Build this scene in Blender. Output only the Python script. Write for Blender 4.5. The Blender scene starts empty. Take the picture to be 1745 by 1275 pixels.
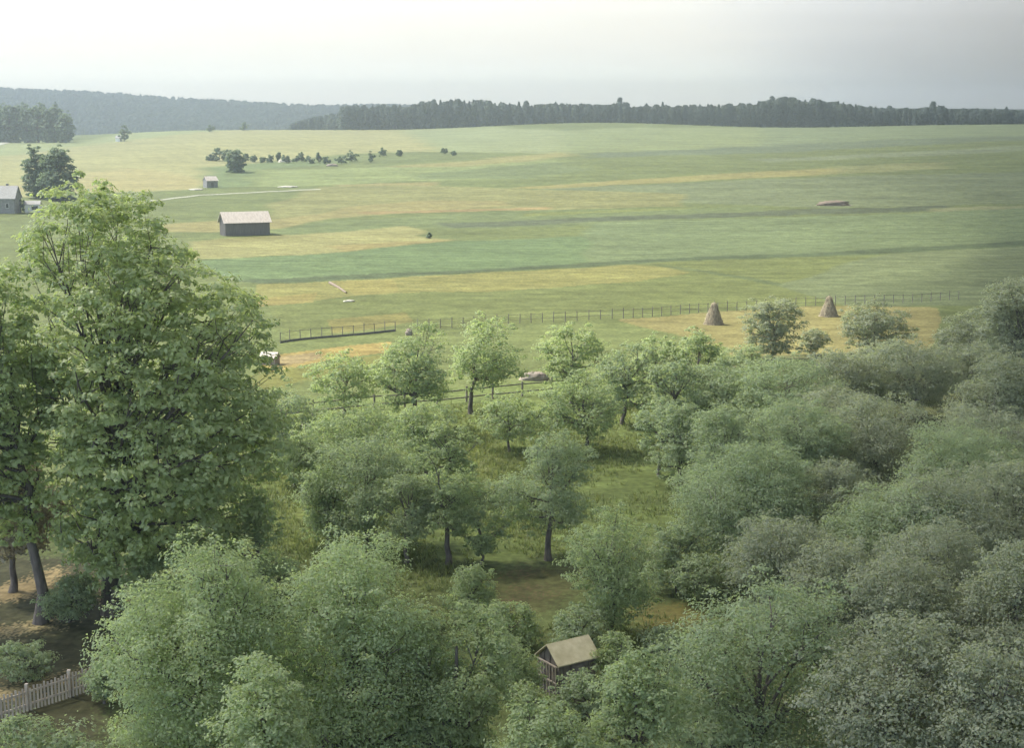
import bpy, math, random
import numpy as np
from mathutils import Vector

C = bpy.context.scene
COL = C.collection
R = math.radians
rng = np.random.default_rng(7)

# ------------------------------------------------------------------ camera
H = 24.0                    # eye height above the plain
FPX = 2423.0                # focal length in photo pixels (50 mm on 36 mm)
PITCH = R(9.55)
cam_d = bpy.data.cameras.new('camera')
cam = bpy.data.objects.new('camera', cam_d)
COL.objects.link(cam)
cam.location = (0, 0, H)
cam.rotation_euler = (R(90) - PITCH, 0, 0)
cam_d.lens = 50.0
cam_d.sensor_width = 36.0
cam_d.clip_start = 0.5
cam_d.clip_end = 120000
C.camera = cam

# ------------------------------------------------------------------ light
SUN_EL = R(53)
SUN_AZ = R(-64)             # from +Y towards -X
sdir = Vector((math.sin(SUN_AZ) * math.cos(SUN_EL), math.cos(SUN_AZ) * math.cos(SUN_EL), math.sin(SUN_EL)))
w = bpy.data.worlds.new('World')
C.world = w
w.use_nodes = True
nt = w.node_tree
bg = nt.nodes['Background']
sky = nt.nodes.new('ShaderNodeTexSky')
sky.sky_type = 'NISHITA'
sky.sun_disc = False
sky.sun_elevation = SUN_EL
sky.sun_rotation = SUN_AZ
sky.altitude = 200
sky.air_density = 1.0
sky.dust_density = 1.6
sky.ozone_density = 1.0
nt.links.new(sky.outputs[0], bg.inputs[0])
bg.inputs[1].default_value = 0.15
sl = bpy.data.lights.new('sun', 'SUN')
sl.energy = 2.5
sl.angle = R(0.5)
sl.color = (1.0, 0.93, 0.80)
so = bpy.data.objects.new('sun', sl)
COL.objects.link(so)
so.rotation_euler = (-sdir).to_track_quat('-Z', 'Y').to_euler()
so.location = (-60, 60, 120)

C.view_settings.view_transform = 'Standard'
C.view_settings.look = 'None'
C.view_settings.exposure = 1.75
C.view_settings.gamma = 1.0
C.render.engine = 'CYCLES'
C.cycles.use_denoising = True
C.cycles.max_bounces = 16
C.cycles.diffuse_bounces = 14
C.cycles.transmission_bounces = 10
C.cycles.volume_bounces = 1

# ------------------------------------------------------------------ terrain
def sstep(a, b, x):
    t = np.clip((x - a) / (b - a), 0, 1)
    return t * t * (3 - 2 * t)

def hgt(X, Y):
    X = np.asarray(X, float); Y = np.asarray(Y, float)
    t = np.clip(Y - 290, 0, 870)
    z = 0.0405 * t * t / (t + 150)
    far = sstep(500, 1150, Y)
    z = z + far * np.clip(X, -200, 900) * 0.008
    z = z + far * (1.5 * np.sin(X / 95 + 1.2) + 0.8 * np.sin(X / 41.0))
    z = z + 0.9 * np.sin(X / 60 + Y / 90) * sstep(180, 400, Y)
    z = z - 14 * sstep(1230, 1600, Y)
    # wooded ridge far off on the left
    prof = 37 * np.exp(-((X + 950) / 420.0) ** 2) + 47
    z = z + prof * sstep(1750, 2550, Y) - 6 * sstep(900, 1150, Y) * sstep(-250, -420, X)
    z = z + 0.10 * np.sin(X * 0.35) * np.sin(Y * 0.29 + 1.0)
    return z

cp, sp = math.cos(PITCH), math.sin(PITCH)
def ray(px, py):
    u = (px - 872.5) / FPX; v = (637.5 - py) / FPX
    return u, cp + v * sp, -sp + v * cp
def gp(px, py):
    """ground point seen at photo pixel"""
    dx, dy, dz = ray(px, py)
    lo, t = 0.0, 20.0
    while t < 4000:
        if H + dz * t < hgt(dx * t, dy * t):
            hi = t
            for _ in range(40):
                m = (lo + hi) / 2
                if H + dz * m < hgt(dx * m, dy * m): hi = m
                else: lo = m
            return dx * hi, dy * hi, float(hgt(dx * hi, dy * hi))
        lo = t; t *= 1.01
    return dx * 1150, dy * 1150, float(hgt(dx * 1150, dy * 1150))
def at(px, py, Y):
    """the point on the plane y = Y"""
    dx, dy, dz = ray(px, py)
    k = Y / dy
    return dx * k, Y, H + dz * k

# ------------------------------------------------------------------ helpers
def lin(c):
    return tuple(((v / 255) / 12.92 if v / 255 <= 0.04045 else ((v / 255 + 0.055) / 1.055) ** 2.4) for v in c)

def mesh_np(name, V, F, mat, parent=None, attr=None, smooth=False):
    """V (n,3); F (m,k) faces all with k corners"""
    V = np.ascontiguousarray(V, np.float32); F = np.ascontiguousarray(F, np.int32)
    me = bpy.data.meshes.new(name)
    m, k = F.shape
    me.vertices.add(len(V)); me.vertices.foreach_set('co', V.ravel())
    me.loops.add(m * k); me.loops.foreach_set('vertex_index', F.ravel())
    me.polygons.add(m)
    me.polygons.foreach_set('loop_start', np.arange(0, m * k, k, dtype=np.int32))
    me.polygons.foreach_set('loop_total', np.full(m, k, np.int32))
    if smooth: me.polygons.foreach_set('use_smooth', np.ones(m, bool))
    me.update(calc_edges=True)
    if attr is not None:
        for an, av in attr.items():
            av = np.asarray(av, np.float32)
            if av.ndim == 1:
                a = me.attributes.new(an, 'FLOAT', 'POINT'); a.data.foreach_set('value', av)
            else:
                a = me.attributes.new(an, 'FLOAT_COLOR', 'POINT')
                a.data.foreach_set('color', np.concatenate([av, np.ones((len(av), 1), np.float32)], 1).ravel())
    if mat: me.materials.append(mat)
    o = bpy.data.objects.new(name, me)
    COL.objects.link(o)
    if parent: o.parent = parent
    return o

def tag(o, label=None, cat=None, group=None, kind=None):
    if label: o['label'] = label
    if cat: o['category'] = cat
    if group: o['group'] = group
    if kind: o['kind'] = kind
    return o
def empty(name, loc, rz=0):
    o = bpy.data.objects.new(name, None); COL.objects.link(o)
    o.location = loc; o.rotation_euler = (0, 0, rz); o.empty_display_size = 0.3
    return o

class MB:
    """collects boxes, tubes and quads, links them as one mesh"""
    def __init__(s): s.v = []; s.f = []
    def add(s, V, F):
        n = len(s.v); s.v += [tuple(p) for p in V]; s.f += [tuple(i + n for i in f) for f in F]
    def box(s, x0, x1, y0, y1, z0, z1):
        V = [(x, y, z) for x in (x0, x1) for y in (y0, y1) for z in (z0, z1)]
        s.add(V, [(0, 1, 3, 2), (4, 6, 7, 5), (0, 4, 5, 1), (2, 3, 7, 6), (0, 2, 6, 4), (1, 5, 7, 3)])
    def bar(s, a, b, w, h=None):
        a = Vector(a); b = Vector(b); h = h or w
        d = (b - a).normalized()
        up = Vector((0, 0, 1)) if abs(d.z) < 0.9 else Vector((0, 1, 0))
        x = d.cross(up).normalized() * w / 2; y = x.cross(d).normalized() * h / 2
        V = [p + i * x + j * y for p in (a, b) for i, j in ((-1, -1), (1, -1), (1, 1), (-1, 1))]
        s.add(V, [(0, 1, 2, 3), (7, 6, 5, 4), (0, 4, 5, 1), (1, 5, 6, 2), (2, 6, 7, 3), (3, 7, 4, 0)])
    def tube(s, pts, rad, n=6):
        V, F = tube_np(np.array(pts, float), np.array(rad, float), n)
        s.add(V.tolist(), F.tolist())
    def build(s, name, mat, parent=None, bevel=0):
        me = bpy.data.meshes.new(name); me.from_pydata(s.v, [], s.f); me.update()
        me.materials.append(mat)
        o = bpy.data.objects.new(name, me); COL.objects.link(o)
        if parent: o.parent = parent
        if bevel:
            b = o.modifiers.new('bevel', 'BEVEL'); b.width = bevel; b.segments = 1; b.limit_method = 'ANGLE'
        return o

def tube_np(P, Rr, n=6):
    k = len(P)
    T = np.gradient(P, axis=0)
    T /= np.linalg.norm(T, axis=1)[:, None] + 1e-9
    ref = np.where(np.abs(T[:, 2:3]) > 0.9, np.array([[1.0, 0, 0]]), np.array([[0, 0, 1.0]]))
    A = np.cross(T, ref); A /= np.linalg.norm(A, axis=1)[:, None] + 1e-9
    B = np.cross(T, A)
    an = np.arange(n) * 2 * math.pi / n
    V = P[:, None, :] + Rr[:, None, None] * (np.cos(an)[None, :, None] * A[:, None, :] + np.sin(an)[None, :, None] * B[:, None, :])
    V = V.reshape(-1, 3)
    i = np.arange(k - 1)[:, None] * n; j = np.arange(n)[None, :]; j2 = (j + 1) % n
    F = np.stack([i + j, i + j2, i + n + j2, i + n + j], -1).reshape(-1, 4)
    return V, F

# ------------------------------------------------------------------ materials
def new_mat(name):
    m = bpy.data.materials.new(name); m.use_nodes = True
    return m, m.node_tree, m.node_tree.nodes['Principled BSDF']
def noise_mat(name, c1, c2, scale=2.0, rough=0.9, bump=0.3, stretch=None, detail=6, spec=0.2):
    c1 = tuple(min(0.8, v * 1.3) for v in c1); c2 = tuple(min(0.85, v * 1.3) for v in c2)
    m, t, b = new_mat(name)
    tc = t.nodes.new('ShaderNodeTexCoord'); mp = t.nodes.new('ShaderNodeMapping')
    n = t.nodes.new('ShaderNodeTexNoise'); n.inputs['Scale'].default_value = scale; n.inputs['Detail'].default_value = detail
    if stretch: mp.inputs['Scale'].default_value = stretch
    cr = t.nodes.new('ShaderNodeValToRGB')
    cr.color_ramp.elements[0].position = 0.3; cr.color_ramp.elements[1].position = 0.7
    cr.color_ramp.elements[0].color = (*c1, 1); cr.color_ramp.elements[1].color = (*c2, 1)
    t.links.new(tc.outputs['Object'], mp.inputs[0]); t.links.new(mp.outputs[0], n.inputs['Vector'])
    t.links.new(n.outputs[0], cr.inputs[0]); t.links.new(cr.outputs[0], b.inputs['Base Color'])
    b.inputs['Roughness'].default_value = rough
    b.inputs['Specular IOR Level'].default_value = spec
    if bump:
        bp = t.nodes.new('ShaderNodeBump'); bp.inputs['Strength'].default_value = bump; bp.inputs['Distance'].default_value = 0.05
        t.links.new(n.outputs[0], bp.inputs['Height']); t.links.new(bp.outputs[0], b.inputs['Normal'])
    return m

def leaf_mat(name, dark, light, trans=0.35, rough=0.42, spec=0.5):
    m, t, b = new_mat(name)
    at_ = t.nodes.new('ShaderNodeAttribute'); at_.attribute_name = 'tint'
    cr = t.nodes.new('ShaderNodeValToRGB')
    cr.color_ramp.elements[0].color = (*dark, 1); cr.color_ramp.elements[1].color = (*light, 1)
    t.links.new(at_.outputs['Fac'], cr.inputs[0])
    t.links.new(cr.outputs[0], b.inputs['Base Color'])
    b.inputs['Roughness'].default_value = rough
    b.inputs['Specular IOR Level'].default_value = spec
    tr = t.nodes.new('ShaderNodeBsdfTranslucent')
    mx = t.nodes.new('ShaderNodeMixShader'); mx.inputs[0].default_value = trans
    hs = t.nodes.new('ShaderNodeMixRGB'); hs.blend_type = 'MULTIPLY'; hs.inputs[0].default_value = 1
    hs.inputs[2].default_value = (1.15, 1.2, 0.7, 1)
    t.links.new(cr.outputs[0], hs.inputs[1]); t.links.new(hs.outputs[0], tr.inputs[0])
    t.links.new(b.outputs[0], mx.inputs[1]); t.links.new(tr.outputs[0], mx.inputs[2])
    t.links.new(mx.outputs[0], t.nodes['Material Output'].inputs[0])
    return m

LEAF = {
    'maple':   leaf_mat('maple_leaf', (0.38, 0.45, 0.25), (0.54, 0.60, 0.32), rough=0.42, spec=0.4, trans=0.5),
    'ash':     leaf_mat('ash_leaf', (0.37, 0.44, 0.27), (0.46, 0.53, 0.32), rough=0.6, spec=0.15, trans=0.5),
    'apple':   leaf_mat('orchard_leaf', (0.31, 0.375, 0.225), (0.41, 0.475, 0.27), rough=0.6, spec=0.12, trans=0.5),
    'dull':    leaf_mat('dull_leaf', (0.31, 0.37, 0.245), (0.375, 0.435, 0.285), rough=0.7, spec=0.08, trans=0.5),
    'grey':    leaf_mat('grey_leaf', (0.30, 0.33, 0.25), (0.36, 0.385, 0.29), rough=0.7, spec=0.06, trans=0.5),
    'brown':   leaf_mat('brown_needle', (0.33, 0.285, 0.235), (0.44, 0.39, 0.31), rough=0.7, spec=0.1, trans=0.3),
    'far':     leaf_mat('far_leaf', (0.15, 0.20, 0.15), (0.23, 0.285, 0.195), rough=0.7, spec=0.1),
    'wood':    leaf_mat('forest_leaf', (0.075, 0.10, 0.097), (0.135, 0.165, 0.14), rough=0.8, spec=0.1),
}
BARK = noise_mat('bark', (0.07, 0.06, 0.055), (0.15, 0.13, 0.115), 6, 0.95, 0.6, (1, 1, 0.25))
WOOD = noise_mat('weathered_wood', (0.10, 0.09, 0.085), (0.19, 0.17, 0.15), 4, 0.9, 0.4, (1, 1, 0.2))
PALEWOOD = noise_mat('pale_wood', (0.27, 0.23, 0.19), (0.42, 0.365, 0.305), 4, 0.9, 0.3, (1, 1, 0.2))

# ------------------------------------------------------------------ ground
def ground_mat():
    m, t, b = new_mat('ground_soil_and_grass')
    at_ = t.nodes.new('ShaderNodeAttribute'); at_.attribute_name = 'field'
    tc = t.nodes.new('ShaderNodeTexCoord')
    prev = at_.outputs['Color']
    for sc, lo, hi, st in ((0.5, 0.88, 1.12, (0.05, 0.55, 0.3)), (1.6, 0.88, 1.12, (0.04, 0.6, 0.3)), (0.035, 0.86, 1.14, (1, 1.6, 1)), (0.35, 0.78, 1.22, (1, 1, 1)), (2.2, 0.68, 1.32, (1, 1, 1))):
        mp = t.nodes.new('ShaderNodeMapping'); mp.inputs['Scale'].default_value = st
        n = t.nodes.new('ShaderNodeTexNoise'); n.inputs['Scale'].default_value = sc; n.inputs['Detail'].default_value = 5
        mr = t.nodes.new('ShaderNodeMapRange')
        mr.inputs[1].default_value = 0.3; mr.inputs[2].default_value = 0.7; mr.inputs[3].default_value = lo; mr.inputs[4].default_value = hi
        mu = t.nodes.new('ShaderNodeMixRGB'); mu.blend_type = 'MULTIPLY'; mu.inputs[0].default_value = 1
        t.links.new(tc.outputs['Object'], mp.inputs[0]); t.links.new(mp.outputs[0], n.inputs['Vector'])
        t.links.new(n.outputs[0], mr.inputs[0]); t.links.new(prev, mu.inputs[1]); t.links.new(mr.outputs[0], mu.inputs[2])
        prev = mu.outputs[0]
        last = n
    t.links.new(prev, b.inputs['Base Color'])
    b.inputs['Roughness'].default_value = 0.95; b.inputs['Specular IOR Level'].default_value = 0.1
    bp = t.nodes.new('ShaderNodeBump'); bp.inputs['Strength'].default_value = 0.35; bp.inputs['Distance'].default_value = 0.15
    t.links.new(last.outputs[0], bp.inputs['Height']); t.links.new(bp.outputs[0], b.inputs['Normal'])
    return m

ALB = np.array([0.335, 0.322, 0.236])   # display value of a lit field -> albedo
def in_poly(X, Y, poly):
    ins = np.zeros(X.shape, bool)
    n = len(poly)
    for i in range(n):
        x1, y1 = poly[i]; x2, y2 = poly[(i + 1) % n]
        if y1 == y2: continue
        c = ((y1 > Y) != (y2 > Y)) & (X < (x2 - x1) * (Y - y1) / (y2 - y1) + x1)
        ins ^= c
    return ins
# fields: (colour with sunlit patches and right-hand dimming in it, outline), later ones lie over earlier ones
FIELDS = [
    ((186, 201, 158), [(-60, 262), (0, 240), (130, 243), (200, 230), (370, 219), (480, 214), (480, 222), (210, 240), (130, 250), (-60, 275)]),
    ((200, 203, 160), [(-80, 275), (130, 250), (210, 240), (380, 222), (600, 214), (690, 226), (750, 258), (600, 262), (460, 275), (350, 290), (350, 322), (130, 330), (-80, 345)]),
    ((206, 203, 160), [(120, 300), (210, 285), (340, 300), (335, 322), (130, 326)]),
    ((205, 200, 160), [(-80, 318), (60, 314), (60, 326), (-80, 330)]),
    ((150, 172, 130), [(350, 285), (420, 278), (600, 272), (605, 277), (430, 290), (420, 318), (380, 322), (355, 322)]),
    ((184, 199, 163), [(600, 214), (850, 217), (960, 223), (960, 262), (760, 258), (690, 226)]),
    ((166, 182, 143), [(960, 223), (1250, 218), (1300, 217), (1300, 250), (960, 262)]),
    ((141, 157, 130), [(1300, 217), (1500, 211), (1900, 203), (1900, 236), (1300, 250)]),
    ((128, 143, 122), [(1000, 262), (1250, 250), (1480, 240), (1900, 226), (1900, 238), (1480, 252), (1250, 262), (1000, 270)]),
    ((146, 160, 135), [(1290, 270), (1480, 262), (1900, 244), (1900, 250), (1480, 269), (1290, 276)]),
    ((190, 192, 145), [(640, 285), (800, 274), (970, 258), (970, 266), (820, 284), (660, 292)]),
    ((172, 190, 142), [(450, 290), (640, 285), (800, 284), (960, 268), (960, 300), (700, 308), (560, 316), (430, 318)]),
    ((150, 168, 130), [(700, 298), (960, 275), (1000, 290), (900, 304), (700, 306)]),
    ((180, 180, 132), [(870, 320), (1000, 311), (1150, 302), (1300, 292), (1425, 286), (1425, 297), (1250, 306), (1100, 313), (950, 321)]),
    ((152, 160, 120), [(1425, 283), (1610, 275), (1610, 288), (1425, 297)]),
    ((138, 152, 126), [(900, 323), (1100, 315), (1250, 308), (1900, 285), (1900, 345), (1400, 355), (1170, 345)]),
    ((186, 184, 140), [(560, 316), (750, 309), (756, 315), (600, 322)]),
    ((174, 180, 136), [(540, 318), (700, 315), (1160, 330), (1170, 352), (900, 358), (680, 362), (560, 373), (460, 388), (455, 352)]),
    ((188, 186, 142), [(270, 382), (368, 376), (470, 376), (620, 350), (700, 342), (860, 342), (860, 350), (620, 364), (560, 374), (470, 390), (370, 396), (270, 396)]),
    ((196, 180, 142), [(610, 361), (930, 352), (930, 356), (610, 365)]),
    ((150, 168, 128), [(460, 392), (600, 374), (900, 358), (1300, 352), (1300, 372), (780, 390), (700, 385), (480, 404)]),
    ((122, 135, 116), [(740, 380), (1000, 371), (1400, 356), (1620, 350), (1620, 358), (1300, 368), (1000, 378), (780, 389)]),
    ((158, 172, 118), [(900, 362), (1170, 354), (1170, 356), (900, 368)]),
    ((152, 160, 130), [(1590, 355), (1900, 345), (1900, 353), (1590, 361)]),
    ((193, 196, 150), [(300, 445), (320, 412), (470, 402), (700, 385), (730, 394), (700, 402), (770, 409), (560, 430), (380, 441)]),
    ((178, 180, 136), [(330, 412), (470, 402), (560, 400), (470, 410), (330, 420)]),
    ((194, 188, 142), [(560, 419), (700, 411), (772, 408), (700, 418), (580, 428)]),
    ((144, 170, 133), [(340, 446), (560, 430), (780, 410), (1000, 402), (1000, 446), (800, 462), (440, 481), (380, 476)]),
    ((134, 152, 122), [(1000, 380), (1300, 372), (1620, 360), (1900, 350), (1900, 402), (1300, 436), (1000, 446)]),
    ((120, 138, 112), [(380, 477), (800, 460), (1060, 444), (1400, 430), (1900, 396), (1900, 408), (1400, 437), (1060, 450), (800, 466), (440, 483)]),
    ((152, 166, 118), [(460, 490), (1060, 450), (1400, 437), (1500, 440), (1500, 524), (1240, 527), (1060, 542), (700, 562), (480, 582)]),
    ((134, 148, 120), [(1500, 434), (1900, 408), (1900, 520), (1590, 521), (1440, 524), (1330, 486)]),
    ((178, 181, 128), [(430, 484), (800, 467), (1060, 451), (1130, 456), (1170, 466), (1100, 479), (850, 496), (620, 502), (480, 520), (440, 510)]),
    ((190, 188, 132), [(560, 480), (670, 476), (670, 498), (600, 502)]),
    ((186, 180, 128), [(445, 508), (540, 498), (540, 514), (450, 522)]),
    ((128, 144, 112), [(1110, 452), (1116, 450), (1340, 484), (1334, 488)]),
    ((172, 172, 122), [(560, 545), (700, 532), (712, 548), (640, 560), (560, 568)]),
    ((156, 172, 124), [(470, 586), (700, 564), (1060, 545), (1160, 570), (1230, 592), (1230, 620), (900, 650), (500, 690), (430, 690)]),
    ((212, 196, 140), [(446, 606), (560, 592), (658, 582), (652, 601), (560, 614), (466, 634)]),
    ((204, 190, 158), [(470, 608), (545, 598), (548, 610), (500, 622), (470, 624)]),
    ((170, 176, 118), [(440, 640), (600, 612), (650, 604), (640, 630), (520, 650), (450, 668)]),
    ((170, 167, 126), [(1056, 544), (1240, 530), (1440, 521), (1592, 524), (1602, 587), (1230, 592), (1158, 569)]),
    ((150, 170, 116), [(430, 690), (1230, 620), (1230, 900), (850, 960), (560, 960), (430, 900)]),
    ((162, 178, 116), [(470, 800), (560, 770), (560, 930), (480, 940)]),  # sunlit part of the lawn, painted as a lighter green
    ((160, 176, 114), [(780, 735), (850, 735), (850, 830), (780, 830)]),
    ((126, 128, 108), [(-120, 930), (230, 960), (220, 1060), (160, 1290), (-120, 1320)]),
    ((226, 206, 172), [(-60, 1010), (60, 985), (110, 962), (112, 1000), (280, 1004), (250, 1030), (110, 1008), (50, 1016), (-60, 1040)]),  # bare tan ground, lightened to look sunlit
    ((228, 212, 180), [(-60, 1080), (0, 1068), (60, 1060), (130, 1062), (60, 1075), (-60, 1096)]),  # second bare strip, sunlight put into its colour
    ((224, 206, 174), [(-60, 1188), (60, 1160), (170, 1136), (176, 1150), (60, 1178), (-60, 1210)]),  # strip along the pickets, also painted sunlit
    ((140, 146, 110), [(846, 980), (900, 962), (985, 966), (990, 1005), (950, 1042), (840, 1050)]),
    ((165, 148, 126), [(868, 978), (920, 970), (920, 975), (868, 984)]),
    ((160, 146, 124), [(868, 1003), (930, 996), (930, 1001), (868, 1009)]),
    ((160, 146, 124), [(868, 1024), (950, 1006), (950, 1011), (868, 1030)]),
    ((164, 160, 112), [(1080, 1034), (1150, 1028), (1232, 1028), (1216, 1070), (1130, 1078), (1096, 1060)]),
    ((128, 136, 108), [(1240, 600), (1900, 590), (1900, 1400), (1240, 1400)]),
    ((170, 167, 126), [(1240, 590), (1600, 587), (1590, 600), (1240, 606)]),
    ((160, 154, 110), [(1480, 970), (1640, 930), (1660, 960), (1490, 1000)]),
]
def build_ground():
    # rows get wider apart with distance, as do the columns
    ys = [-58.0]
    while ys[-1] < 30: ys.append(ys[-1] + 3)
    y = 30.0
    while y < 3000:
        ys.append(y)
        y += np.clip(y * y / (H * FPX) * 1.5, 0.06, 2.2 if y < 1300 else 45) if y > 45 else 0.6
    ys = np.array(ys)
    core = np.linspace(-0.40, 0.40, 620)
    side = 0.40 + np.cumsum(np.geomspace(0.002, 0.2, 40))
    us = np.concatenate([-side[::-1], core, side])
    Yg, Ug = np.meshgrid(ys, us, indexing='ij')
    Xg = Ug * (Yg + 60 * np.clip((40 - Yg) / 98, 0, 1) + 1)
    Z = hgt(Xg, Yg)
    V = np.stack([Xg, Yg, Z], -1).reshape(-1, 3)
    nr, nc = Yg.shape
    i = np.arange(nr - 1)[:, None] * nc; j = np.arange(nc - 1)[None, :]
    F = np.stack([i + j, i + j + 1, i + nc + j + 1, i + nc + j], -1).reshape(-1, 4)
    # field colours; outlines wobble a little, as real boundaries do
    X, Y = V[:, 0], V[:, 1]
    wob = 0.0035 * Y
    Xw = X + wob * np.sin(Y * 0.11 + X * 0.05) ; Yw = Y + wob * 0.55 * (np.sin(X * 0.13) + np.sin(X * 0.049 + 2))
    fr = np.where(Y < 150, 0.45, 0.0)
    Xw = Xw + fr * rng.normal(size=len(V)); Yw = Yw + fr * rng.normal(size=len(V))
    col = np.empty((len(V), 3), np.float32); col[:] = np.array(lin((150, 166, 120)))
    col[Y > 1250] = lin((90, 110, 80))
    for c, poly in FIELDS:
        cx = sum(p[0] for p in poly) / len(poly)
        shade_offset = 1 + 0.35 * float(sstep(1000, 1500, cx))  # right-hand fields painted lighter to make up for the shade overhead
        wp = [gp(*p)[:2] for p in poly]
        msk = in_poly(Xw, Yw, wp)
        col[msk] = np.array(lin(c)) * shade_offset
    # near the village the edges fray; far off they run into one another along the strips
    grid = col.reshape(nr, nc, 3)
    for lo, hi, k in ((250, 560, 2), (560, 1250, 6)):
        a, b = np.searchsorted(ys, lo), np.searchsorted(ys, hi)
        pad = np.pad(grid[a:b], ((0, 0), (k, k), (0, 0)), mode='edge')
        cs = np.cumsum(np.pad(pad, ((0, 0), (1, 0), (0, 0))), axis=1, dtype=np.float64)
        grid[a:b] = (cs[:, 2 * k + 1:] - cs[:, :-2 * k - 1]) / (2 * k + 1)
    mean = col.mean(0); col[:] = np.clip(mean + 1.05 * (col - mean), 0.02, 0.9)
    # mown rows in the hay meadow
    hay = in_poly(X, Y, [gp(*p)[:2] for p in [(380, 222), (600, 214), (690, 226), (750, 258), (460, 274), (130, 280)]])
    st = 1 + 0.05 * np.sin((X * 0.8 + Y * 0.28) * 0.9 + 1.5 * np.sin(Y * 0.03) + 1.2 * np.sin(X * 0.05)) + 0.04 * rng.normal(size=len(V))
    col[hay] *= st[hay, None]
    # drill lines in the crops
    crop = in_poly(X, Y, [gp(*p)[:2] for p in [(340, 446), (560, 430), (780, 410), (1900, 352), (1900, 402), (800, 462), (440, 481)]])
    st = 1 + 0.06 * np.sin(Y * 1.4 - X * 0.25)
    col[crop] *= st[crop, None]
    yel = in_poly(X, Y, [gp(*p)[:2] for p in [(430, 484), (1060, 451), (1900, 408), (1900, 520), (700, 562), (480, 582)]])
    st = 1 + 0.05 * np.sin(Y * 0.9 - X * 0.12) + 0.04 * np.sin(Y * 0.37)
    col[yel] *= st[yel, None]
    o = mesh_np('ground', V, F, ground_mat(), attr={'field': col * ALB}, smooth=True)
    tag(o, kind='structure')
build_ground()

def ribbon(name, pts, width, mat, dz):
    """a path draped on the terrain through photo points"""
    P = [Vector(gp(*p)[:2]) for p in pts]
    Q = []
    for a, b in zip(P[:-1], P[1:]):
        n = max(2, int((b - a).length / 3))
        Q += [a.lerp(b, k / n) for k in range(n)]
    Q.append(P[-1])
    V = []
    for i, q in enumerate(Q):
        d = (Q[min(i + 1, len(Q) - 1)] - Q[max(i - 1, 0)]).normalized()
        n = Vector((-d.y, d.x)) * width / 2
        for s in (-1, -0.35, 0.35, 1):
            p = q + n * s
            V.append((p.x, p.y, float(hgt(p.x, p.y)) + dz * (1 if abs(s) < 1 else 0.3)))
    k = len(Q)
    F = [(i * 4 + j, i * 4 + j + 1, i * 4 + 5 + j, i * 4 + 4 + j) for i in range(k - 1) for j in range(3)]
    return tag(mesh_np(name, np.array(V), np.array(F), mat), kind='structure')
GRAVEL = noise_mat('gravel', (0.19, 0.20, 0.15), (0.29, 0.29, 0.225), 1.2, 0.95, 0.3)
ribbon('road', [(120, 352), (235, 345), (340, 333), (455, 327), (545, 323)], 1.9, GRAVEL, 0.25)
ribbon('path', [(-60, 250), (-10, 247), (26, 240)], 9.0, GRAVEL, 0.5)

# ------------------------------------------------------------------ trees
def leaf_quads(P, N, S, r, aspect=0.55):
    n = len(P)
    t = r.normal(size=(n, 3)); t -= (t * N).sum(1)[:, None] * N
    t /= np.linalg.norm(t, axis=1)[:, None] + 1e-9
    b = np.cross(N, t)
    s = S[:, None]
    V = np.stack([P - t * s, P + b * s * aspect + N * s * 0.22, P + t * s - N * s * 0.15, P - b * s * aspect + N * s * 0.22], 1).reshape(-1, 3)
    F = np.arange(4 * n).reshape(-1, 4)
    return V, F

def crown_points(out, n, r, shell=0.45, depth=0.92):
    """random points in a crown whose outline is rows (z, xl, xr)"""
    out = np.asarray(out, float); out = out[out[:, 0].argsort()]
    z, xl, xr = out.T
    zz = np.linspace(z[0], z[-1], 200)
    L = np.interp(zz, z, xl); Rr = np.interp(zz, z, xr)
    wgt = np.maximum(Rr - L, 0.01) ** 1.6
    cdf = np.cumsum(wgt); cdf /= cdf[-1]
    q = np.interp(r.random(n), cdf, zz)
    l = np.interp(q, z, xl); rr = np.interp(q, z, xr)
    c = (l + rr) / 2; hw = (rr - l) / 2
    rad = r.random(n) ** shell
    ph = r.random(n) * 2 * math.pi
    return np.stack([c + np.cos(ph) * rad * hw, np.sin(ph) * rad * hw * depth, q], 1)

def auto_outline(zb, zt, w, r, skirt=False):
    """an uneven crown outline: egg, dome, vase or leaning, with bulges and notches"""
    rows = []
    lo = r.uniform(0.32, 0.56); q_ = 0.35 if skirt else 1.0; lean = r.uniform(-0.12, 0.12) * w * q_
    ja = 0
    n = 12
    for t in np.linspace(0, 1, n):
        if t > lo: k = math.sqrt(max(0.015, 1 - ((t - lo) / (1.02 - lo)) ** 2))
        else: k = math.sqrt(max(0.05, 1 - ((t - lo) / (lo + 0.06)) ** 2))
        if skirt and t < lo: k = 0.72 + 0.28 * t / lo
        ja = 0.5 * ja + r.normal(0, 0.13 * q_)
        z = zb + (zt - zb) * t
        c = lean * (t - 0.4) + 0.10 * w * ja
        rows.append((z, c - w / 2 * k * r.uniform(0.72, 1.16), c + w / 2 * k * r.uniform(0.72, 1.16)))
    return rows

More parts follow.
